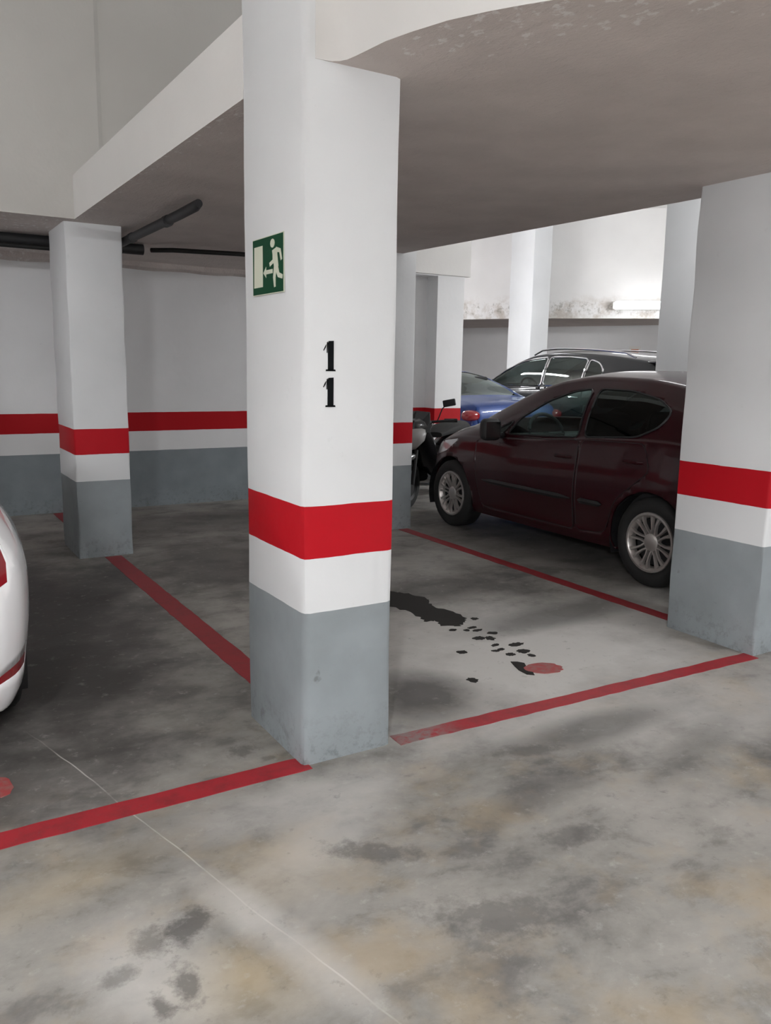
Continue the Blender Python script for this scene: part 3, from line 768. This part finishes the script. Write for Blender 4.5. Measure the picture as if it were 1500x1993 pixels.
def make_wheel(parent, x, y, R, rim, sgn, spokes, rimmat, tw=.19, style='cap'):
    wr = empty('wheel', (x, y, R)); wr.parent = parent
    if sgn > 0: wr.rotation_euler = (0, 0, math.pi)
    # built for the left side: outer face towards -x, at local x = -tw/2
    bm = bmesh.new()
    lathe(bm, [(rim + .004, -tw * .42), (rim + .018, -tw * .49), ((rim + R) / 2, -tw * .53), (R - .022, -tw * .48), (R - .004, -tw * .38), (R, -tw * .2), (R, tw * .2), (R - .004, tw * .38), (R - .022, tw * .48), (rim + .01, tw * .48), (rim - .01, tw * .40)], 40)
    obj('tyre', bm, M['rubber'], wr, True)
    bm = bmesh.new()
    lathe(bm, [(rim - .004, tw * .4), (rim - .03, .02), (rim - .04, -tw * .15), (.001, -tw * .12)], 36); obj('brake_backing', bm, M['trim'], wr, True)
    bm = bmesh.new()
    lathe(bm, [(rim + .006, -tw * .42), (rim + .002, -tw * .48), (rim - .012, -tw * .485), (rim - .028, -tw * .40), (rim - .034, -tw * .2)], 40)
    rings_c = lathe(bm, [(.062, -tw * .20), (.060, -tw * .37), (.045, -tw * .42), (.001, -tw * .425)], 24)
    for k in range(spokes):
        a = 2 * math.pi * k / spokes + .2
        prof = [(.04, .030, -.36), (.09, .024, -.40), (rim * .65, .030 if style == 'cap' else .020, -.445), (rim - .022, .050 if style == 'cap' else .030, -.455)]
        for side_ in ((-1, 1) if style == 'cap' else (0,)):
            ringv = []
            for (r_, hw_, xo) in prof:
                if side_: c_ = hw_ * .62 * side_; h_ = hw_ * .30
                else: c_ = 0; h_ = hw_
                row = []
                for (dx_, dt) in ((0.018, -h_ * 1.15), (0, -h_ * .7), (0, h_ * .7), (0.018, h_ * 1.15)):
                    t_ = c_ + dt
                    p = Vector((xo * tw + dx_, r_ * math.cos(a) - t_ * math.sin(a), r_ * math.sin(a) + t_ * math.cos(a)))
                    row.append(bm.verts.new(p))
                ringv.append(row)
            for p, q in zip(ringv, ringv[1:]):
                for k2 in range(3): bm.faces.new((p[k2], p[k2 + 1], q[k2 + 1], q[k2]))
    obj('hubcap' if style == 'cap' else 'alloy_rim', bm, rimmat, wr, True)
    return wr
def lens(root, x, y, z, rx, ry, rz_, m):
    for sg in (-1, 1):
        bm = bmesh.new(); bmesh.ops.create_uvsphere(bm, u_segments=24, v_segments=14, radius=1.0)
        for v in bm.verts:
            c_ = v.co; k_ = 1.0
            v.co = Vector((sg * x + math.copysign(abs(c_.x) ** .8, c_.x) * rx, y + c_.y * ry, z + math.copysign(abs(c_.z) ** .75, c_.z) * rz_))
        obj('tail_light', bm, m, root, True)
def wheels(root, sp, rimmat, spokes, style):
    for y in (0, sp['wb']):
        for sg in (-1, 1): make_wheel(root, sg * (sp['W'] - .035 - .095), y, sp['R'], sp['rim'], sg, spokes, rimmat, .19, style)
def mirror(root, car, y, z, paint, m=1.0):
    for sg in (-1, 1):
        x = car.side_x(y, z)
        bm = bmesh.new(); tube(bm, [(sg * (x - .02), y, z), (sg * (x + .06), y - .01, z + .01)], [.03, .022], 8)
        vs = box(bm, (-.085, -.05, -.095), (.085, .06, .085), .045, 4, Matrix.Translation((sg * (x + .135), y - .01, z + .06)) @ Matrix.Rotation(sg * .25, 4, 'Z'))
        mo = obj('wing_mirror', bm, paint, root, True)
        bm = bmesh.new(); box(bm, (-.062, -.056, -.07), (.062, -.050, .062), .002, 1, Matrix.Translation((sg * (x + .135), y - .01, z + .06)) @ Matrix.Rotation(sg * .25, 4, 'Z'))
        obj('mirror_glass', bm, M['mirror'], mo)
def handle(root, car, y, z, paint, parent_map, sgs=(-1, 1), key=None):
    for sg in sgs:
        x = car.side_x(y, z)
        bm = bmesh.new(); tube(bm, [(sg * (x - .01), y - .085, z), (sg * (x + .025), y - .06, z), (sg * (x + .03), y, z + .002), (sg * (x + .025), y + .06, z), (sg * (x - .01), y + .085, z)], [.010, .012, .013, .012, .010], 8)
        p = parent_map.get((key or '') + ('|R' if sg > 0 else '|L'), root)
        obj('door_handle', bm, paint, p, True)

# ---- maroon hatchback
RED = dict(W=.86, wb=2.36, R=.305, RA=.345, rim=.20, ends=(-.66, 3.0), pan=.20, cabin=(-.35, 1.95), beltz=.90, tum=.055,
    zt=[(-.66, .50), (-.655, .78), (-.60, 1.00), (-.42, 1.20), (-.22, 1.335), (.02, 1.395), (.35, 1.432), (.8, 1.438), (1.15, 1.40), (1.5, 1.295), (1.9, 1.10), (2.2, .965), (2.45, .90), (2.75, .80), (2.92, .67), (2.99, .50), (3.0, .44)],
    zs=[(-.66, .48), (-.62, .80), (-.45, .95), (0, .985), (.5, .965), (1.3, .895), (1.9, .86), (2.3, .835), (2.7, .74), (2.95, .52), (3.0, .42)],
    zb=[(-.66, .30), (-.5, .24), (0, .19), (2.4, .18), (2.85, .20), (3.0, .26)],
    hw=[(-.66, .66), (-.62, .74), (-.45, .82), (0, .855), (.8, .86), (1.8, .86), (2.4, .84), (2.75, .74), (2.93, .58), (3.0, .42)],
    wr=[(-.66, .50), (-.3, .54), (.3, .57), (1.1, .585), (1.5, .62), (1.95, .68), (2.4, .66), (2.8, .5), (3.0, .3)],
    screen=(1.22, 2.10), rear_glass=(-.50, -.12), round=.05, mats={'side_window2': M['dark_glass'], 'rear_window': M['dark_glass']},
    polys=[('side_window1', [(1.60, .905), (1.47, 1.045), (1.22, 1.19), (.98, 1.27), (.78, 1.30), (.76, .945)]),
           ('side_window2', [(.70, .95), (.715, 1.30), (.40, 1.295), (.14, 1.25), (-.02, 1.17), (.03, 1.07), (.20, .99)]),
           ('quarter_window', [(1.86, .885), (1.66, .90), (1.54, 1.02)]),
           ('door1', [(1.98, .83), (1.95, .60), (1.86, .27), (.72, .27), (.72, .93), (1.62, .868)]),
           ('door2', [(.69, .27), (.69, .935), (.1, .955), (.02, .78), (.30, .55), (.40, .30)]),
           ('head_light1', [(2.26, .815), (2.60, .765), (2.80, .69), (2.74, .62), (2.45, .69)]),
           ('tail_light1', [(-.50, .93), (-.62, .72), (-.56, .60), (-.40, .70)])])
red_root = empty('car', (5.115, 3.62, 0), math.radians(-1.8))
tag(red_root, 'dark maroon hatchback with silver hubcaps parked behind the right pillar', 'car')
rc = Car(RED); ro = rc.build(red_root, M['red_paint'], M['glass'])
wheels(red_root, RED, M['silver'], 8, 'cap'); mirror(red_root, rc, 1.66, .885, M['trim'])
handle(red_root, rc, .86, .80, M['red_paint'], ro, key='door1'); handle(red_root, rc, .17, .83, M['red_paint'], ro, key='door2')
for sg in (-1, 1):
    bm = bmesh.new()
    for a, b in ((.42, .66), (.74, 1.84)):
        P_ = [(sg * (rc.side_x(y, .515) + .002), y, .50 + .0 * y) for y in [a + (b - a) * k / 8 for k in range(9)]]
        tube(bm, P_, [.004] + [.022] * 7 + [.004], 6)
    obj('side_moulding', bm, M['trim'], red_root, True)
bm = bmesh.new(); box(bm, (-.45, 2.965, .28), (.45, 3.012, .40), .02, 2); obj('grille', bm, M['trim'], red_root, True)

lens(red_root, .66, -.50, .86, .08, .09, .15, M['tail'])
# ---- black sport utility car
SUV = dict(W=.92, wb=2.72, R=.35, RA=.40, rim=.235, ends=(-.98, 3.72), pan=.26, cabin=(-.6, 2.35), beltz=1.14, tum=.06,
    zt=[(-.98, .62), (-.975, .95), (-.93, 1.10), (-.78, 1.35), (-.70, 1.56), (-.62, 1.60), (-.2, 1.66), (.5, 1.715), (1.1, 1.73), (1.55, 1.70), (1.95, 1.59), (2.45, 1.35), (2.85, 1.14), (3.2, 1.06), (3.5, .98), (3.66, .82), (3.72, .6)],
    zs=[(-.98, .6), (-.9, 1.05), (-.5, 1.16), (.4, 1.17), (1.6, 1.13), (2.6, 1.07), (3.2, 1.0), (3.6, .82), (3.72, .55)],
    zb=[(-.98, .40), (-.7, .30), (0, .26), (2.8, .25), (3.5, .28), (3.72, .38)],
    hw=[(-.98, .72), (-.92, .80), (-.6, .89), (0, .92), (2.6, .92), (3.2, .88), (3.55, .76), (3.72, .52)],
    wr=[(-.98, .56), (-.5, .60), (.5, .63), (1.4, .635), (2.0, .67), (2.7, .74), (3.2, .68), (3.72, .35)],
    screen=(1.62, 2.72), rear_glass=(-.90, -.72), round=.06, trim_r=.014, trim_mat=M['chrome'],
    rules=[('lower_trim', lambda x, y, z, zn: z < .46 and zn == 'low')],
    polys=[('side_window1', [(2.62, 1.18), (2.22, 1.41), (1.80, 1.555), (1.26, 1.615), (1.23, 1.195)]),
           ('side_window2', [(1.19, 1.195), (1.22, 1.615), (.8, 1.62), (.42, 1.59), (.40, 1.21)]),
           ('side_window3', [(.37, 1.21), (.385, 1.585), (.18, 1.535), (.06, 1.44), (.05, 1.27), (.12, 1.22)]),
           ('door1', [(2.5, 1.06), (2.46, .7), (2.30, .48), (1.21, .48), (1.21, 1.15)]),
           ('door2', [(1.18, .48), (1.18, 1.15), (.35, 1.165), (.3, .85), (.45, .6), (.48, .48)]),
           ('tail_light1', [(-.62, 1.13), (-.86, 1.07), (-.90, .92), (-.6, .98)]),
           ('head_light1', [(3.1, .95), (3.5, .85), (3.62, .72), (3.3, .78)])])
suv_root = empty('car', (9.34, 8.23, 0), math.radians(0.0))
tag(suv_root, 'black sport utility car with chrome window line parked farthest back', 'car')
sc = Car(SUV); so = sc.build(suv_root, M['dark_paint'], M['dark_glass'])
wheels(suv_root, SUV, M['silver'], 7, 'alloy'); mirror(suv_root, sc, 2.42, 1.10, M['dark_paint'])
handle(suv_root, sc, 1.35, 1.02, M['chrome'], so, key='door1'); handle(suv_root, sc, .48, 1.05, M['chrome'], so, key='door2')
for sg in (-1, 1):
    bm = bmesh.new(); P_ = []
    for k in range(13):
        y = -.35 + 2.0 * k / 12; P_.append((sg * (sc.wr(y) - .03), y, sc.zt(y) - .02 + (.035 if 0 < k < 12 else -.01)))
    tube(bm, P_, .014, 8); obj('roof_rail', bm, M['chrome'], suv_root, True)
bm = bmesh.new(); box(bm, (-.60, -.93, 1.565), (.60, -.52, 1.60), .015, 2, Matrix.Translation((0, 0, -.01)) @ Matrix.Rotation(0.03, 4, 'X')); obj('roof_spoiler', bm, M['dark_paint'], suv_root, True)
bm = bmesh.new(); tube(bm, [(0, -.25, 1.64), (0, -.34, 1.74)], [.03, .006], 8); obj('antenna', bm, M['trim'], suv_root, True)

# ---- blue saloon
BLUE = dict(W=.87, wb=2.6, R=.31, RA=.35, rim=.20, ends=(-1.0, 3.45), pan=.20, cabin=(.1, 2.1), beltz=.93, tum=.055,
    zt=[(-1.0, .62), (-.99, .84), (-.93, .965), (-.75, 1.01), (-.45, 1.04), (-.30, 1.075), (.1, 1.24), (.55, 1.375), (1.0, 1.425), (1.5, 1.43), (1.85, 1.35), (2.5, 1.03), (2.9, .92), (3.25, .80), (3.42, .6), (3.45, .5)],
    zs=[(-1.0, .6), (-.95, .86), (-.6, .95), (0, .96), (1.5, .92), (2.5, .87), (3.1, .75), (3.45, .48)],
    zb=[(-1.0, .32), (-.7, .24), (0, .2), (2.8, .19), (3.45, .27)],
    hw=[(-1.0, .68), (-.94, .76), (-.65, .84), (0, .87), (2.3, .87), (2.9, .82), (3.3, .66), (3.45, .45)],
    wr=[(-1.0, .66), (-.35, .68), (.3, .60), (1.0, .575), (1.6, .60), (2.4, .70), (3.0, .6), (3.45, .35)],
    screen=(1.62, 2.45), rear_glass=(-.32, .62), round=.04,
    rules=[('=licence_recess', lambda x, y, z, zn: y < -.985 and .55 < z < .66 and x < .27)],
    polys=[('side_window1', [(2.3, .93), (1.8, 1.21), (1.5, 1.30), (1.2, 1.32), (1.18, .96)]), ('side_window2', [(1.13, .96), (1.15, 1.32), (.8, 1.30), (.45, 1.20), (.25, 1.05), (.3, .99)]),
           ('door1', [(2.2, .87), (2.15, .5), (2.05, .28), (1.15, .28), (1.15, .91)]), ('door2', [(1.12, .28), (1.12, .91), (.3, .94), (.3, .7), (.5, .5), (.55, .28)])])
blue_root = empty('car', (7.30, 9.55, 0), 0)
tag(blue_root, 'bright blue saloon car glimpsed between back wall end and maroon car', 'car')
bc = Car(BLUE); bo = bc.build(blue_root, M['blue_paint'], M['dark_glass'])
wheels(blue_root, BLUE, M['silver'], 7, 'alloy'); mirror(blue_root, bc, 2.1, .92, M['blue_paint'])

lens(blue_root, .72, -.90, .82, .13, .11, .075, M['tail'])
# ---- white hatchback at the left edge
WH = dict(W=.86, wb=2.5, R=.31, RA=.35, rim=.20, ends=(-.78, 3.3), pan=.21, cabin=(-.4, 2.05), beltz=.95, tum=.17,
    zt=[(-.78, .46), (-.775, .66), (-.74, .88), (-.66, 1.04), (-.50, 1.22), (-.34, 1.36), (-.1, 1.42), (.5, 1.47), (1.1, 1.46), (1.5, 1.37), (2.1, 1.08), (2.4, .98), (2.9, .85), (3.2, .68), (3.3, .5)],
    zs=[(-.78, .44), (-.74, .80), (-.60, .95), (0, 1.0), (.6, .98), (1.5, .93), (2.3, .88), (2.9, .76), (3.3, .48)],
    zb=[(-.78, .26), (-.65, .225), (0, .2), (2.6, .19), (3.3, .27)],
    hw=[(-.78, .60), (-.765, .67), (-.72, .735), (-.62, .80), (-.45, .84), (-.1, .86), (2.2, .86), (2.8, .78), (3.15, .6), (3.3, .42)],
    wr=[(-.78, .50), (-.6, .56), (-.3, .575), (.3, .59), (1.3, .60), (2.1, .68), (2.7, .6), (3.3, .3)],
    screen=(1.45, 2.3), rear_glass=(-.60, -.36), round=.05,
    rules=[('reflector1', lambda x, y, z, zn: y < -.56 and .345 < z < .385 and x > .40),
           ('=lower_trim', lambda x, y, z, zn: z < .31 and y < -.60 and x < .62)],
    polys=[('tail_light1', [(-.60, .90), (-.655, .80), (-.69, .70), (-.775, .68), (-.76, .90)]), ('side_window1', [(1.85, .99), (1.35, 1.30), (1.0, 1.36), (.8, 1.365), (.78, 1.02)]), ('side_window2', [(.72, 1.02), (.74, 1.365), (.3, 1.34), (.02, 1.24), (.06, 1.08)]),
           ('door1', [(2.05, .88), (2.0, .5), (1.9, .28), (.75, .28), (.75, .96)]), ('door2', [(.72, .28), (.72, .96), (.1, .98), (.1, .75), (.35, .5), (.42, .28)])])
wh_root = empty('car', (-.435, 3.62, 0), 0)
tag(wh_root, 'white hatchback at the left edge showing its rear corner and red light', 'car')
wc = Car(WH); wo = wc.build(wh_root, M['white_paint'], M['glass'])
wheels(wh_root, WH, M['silver'], 7, 'alloy'); mirror(wh_root, wc, 1.75, .98, M['white_paint'])
bm = bmesh.new(); lathe(bm, [(.030, 0), (.034, .0), (.034, .16), (.030, .16), (.030, 0)], 20, Matrix.Translation((.52, -.80, .255)) @ Matrix.Rotation(math.pi / 2, 4, 'Z')); obj('exhaust_tip', bm, M['chrome'], wh_root, True)

# ---- scooter by the back wall
sr = empty('scooter', (5.42, 7.55, 0), math.radians(-148)); tag(sr, 'dark red and black scooter behind the bonnet of the maroon car', 'scooter')
# local +x = forwards
for x in (.0, 1.28):
    w_ = empty('wheel', (x - .22, 0, .25)); w_.parent = sr
    bm = bmesh.new(); lathe(bm, [(.17, -.05), (.20, -.06), (.24, -.045), (.25, 0), (.24, .045), (.20, .06), (.17, .05)], 32, Matrix.Rotation(math.pi / 2, 4, 'Z')); obj('tyre', bm, M['rubber'], w_, True)
    bm = bmesh.new(); lathe(bm, [(.172, -.05), (.15, -.03), (.05, -.045), (.001, -.05)], 24, Matrix.Rotation(math.pi / 2, 4, 'Z')); lathe(bm, [(.172, .05), (.15, .03), (.05, .045), (.001, .05)], 24, Matrix.Rotation(math.pi / 2, 4, 'Z')); obj('rim', bm, M['trim'], w_, True)
def loft(name, secs, m, parent, n_=14):
    """secs: (x, z centre, half width, half height)"""
    bm = bmesh.new(); rings = []
    for x, zc, hw_, hh in secs:
        rings.append([bm.verts.new((x, hw_ * math.copysign(abs(math.cos(t)) ** .75, math.cos(t)), zc + hh * math.copysign(abs(math.sin(t)) ** .75, math.sin(t)))) for t in [2 * math.pi * k / n_ for k in range(n_)]])
    for a, b in zip(rings, rings[1:]):
        for k in range(n_): bm.faces.new((a[k], a[(k + 1) % n_], b[(k + 1) % n_], b[k]))
    bm.faces.new(rings[0][::-1]); bm.faces.new(rings[-1]); return obj(name, bm, m, parent, True)
loft('rear_bodywork', [(-.55, .66, .05, .03), (-.45, .62, .12, .10), (-.1, .55, .17, .17), (.25, .45, .16, .16), (.35, .35, .15, .07)], M['scooter_black'], sr)
loft('footboard', [(.25, .30, .15, .05), (.75, .28, .17, .05), (.85, .32, .15, .06)], M['scooter_black'], sr)
loft('seat', [(-.55, .74, .08, .03), (-.3, .78, .15, .06), (.1, .76, .15, .06), (.34, .71, .08, .03)], M['rubber'], sr)
loft('leg_shield', [(.72, .32, .20, .05), (.80, .55, .22, .22), (.90, .72, .17, .20), (.98, .78, .10, .12), (1.02, .78, .04, .05)], M['scooter_black'], sr)
loft('front_mudguard', [(.80, .50, .05, .03), (.95, .535, .085, .05), (1.1, .53, .085, .05), (1.28, .44, .05, .03)], M['scooter_black'], sr)
loft('front_cowl', [(.86, .80, .13, .05), (.98, .745, .17, .085), (1.06, .70, .14, .10), (1.12, .66, .06, .06)], M['grey_plastic'], sr)
bm = bmesh.new(); tube(bm, [(1.06, .07, .25), (.98, .07, .60)], .022, 8); tube(bm, [(1.06, -.07, .25), (.98, -.07, .60)], .022, 8); obj('front_fork', bm, M['trim'], sr, True)
loft('instrument_pod', [(.72, .83, .12, .05), (.80, .85, .16, .075), (.90, .80, .14, .06)], M['scooter_black'], sr)
bm = bmesh.new()
for (za, zb_, wa, wb2, xa, xb) in [(.78, .98, .20, .13, .93, .80)]:
    v = [bm.verts.new(p) for p in [(xa, -wa, za), (xa + .05, 0, za), (xa, wa, za), (xb, wb2, zb_), (xb + .04, 0, zb_ + .01), (xb, -wb2, zb_)]]
    bm.faces.new((v[0], v[1], v[4], v[5])); bm.faces.new((v[1], v[2], v[3], v[4]))
r = bmesh.ops.extrude_face_region(bm, geom=bm.faces[:])
for g in r['geom']:
    if isinstance(g, bmesh.types.BMVert): g.co.x -= .006
obj('windshield', bm, M['scooter_black'], sr)
bm = bmesh.new(); tube(bm, [(.70, -.36, .90), (.78, -.15, .88), (.80, 0, .86), (.78, .15, .88), (.70, .36, .90)], .014, 8); hb = obj('handlebar', bm, M['trim'], sr, True)
for sg in (-1, 1):
    bm = bmesh.new(); tube(bm, [(.66, sg * .38, .898), (.72, sg * .26, .896)], .02, 8); obj('grip', bm, M['rubber'], hb, True)
    bm = bmesh.new(); tube(bm, [(.76, sg * .20, .89), (.78, sg * .26, 1.02), (.77, sg * .30, 1.06)], .006, 6); box(bm, (-.012, -.07, -.035), (.012, .07, .035), .01, 2, Matrix.Translation((.77, sg * .33, 1.08)) @ Matrix.Rotation(sg * .2, 4, 'X')); obj('mirror', bm, M['trim'], hb, True)

# ---- orange notice on the far wall
fwn = Vector((fd.y, -fd.x)) ; 
if fwn.x > 0: fwn = -fwn
nr = empty('notice', (13.62 + fwn.x * .006, 12.30 + fwn.y * .006, 1.82), math.atan2(fd.y, fd.x)); tag(nr, 'small orange and white notice on the far wall above the black car', 'sign')
bm = bmesh.new(); box(bm, (-.12, -.006, -.13), (.12, .006, .13)); obj('panel', bm, M['paper'], nr)
bm = bmesh.new(); box(bm, (-.075, -.012, -.10), (.085, .012, .07)); obj('orange_field', bm, M['notice'], nr)
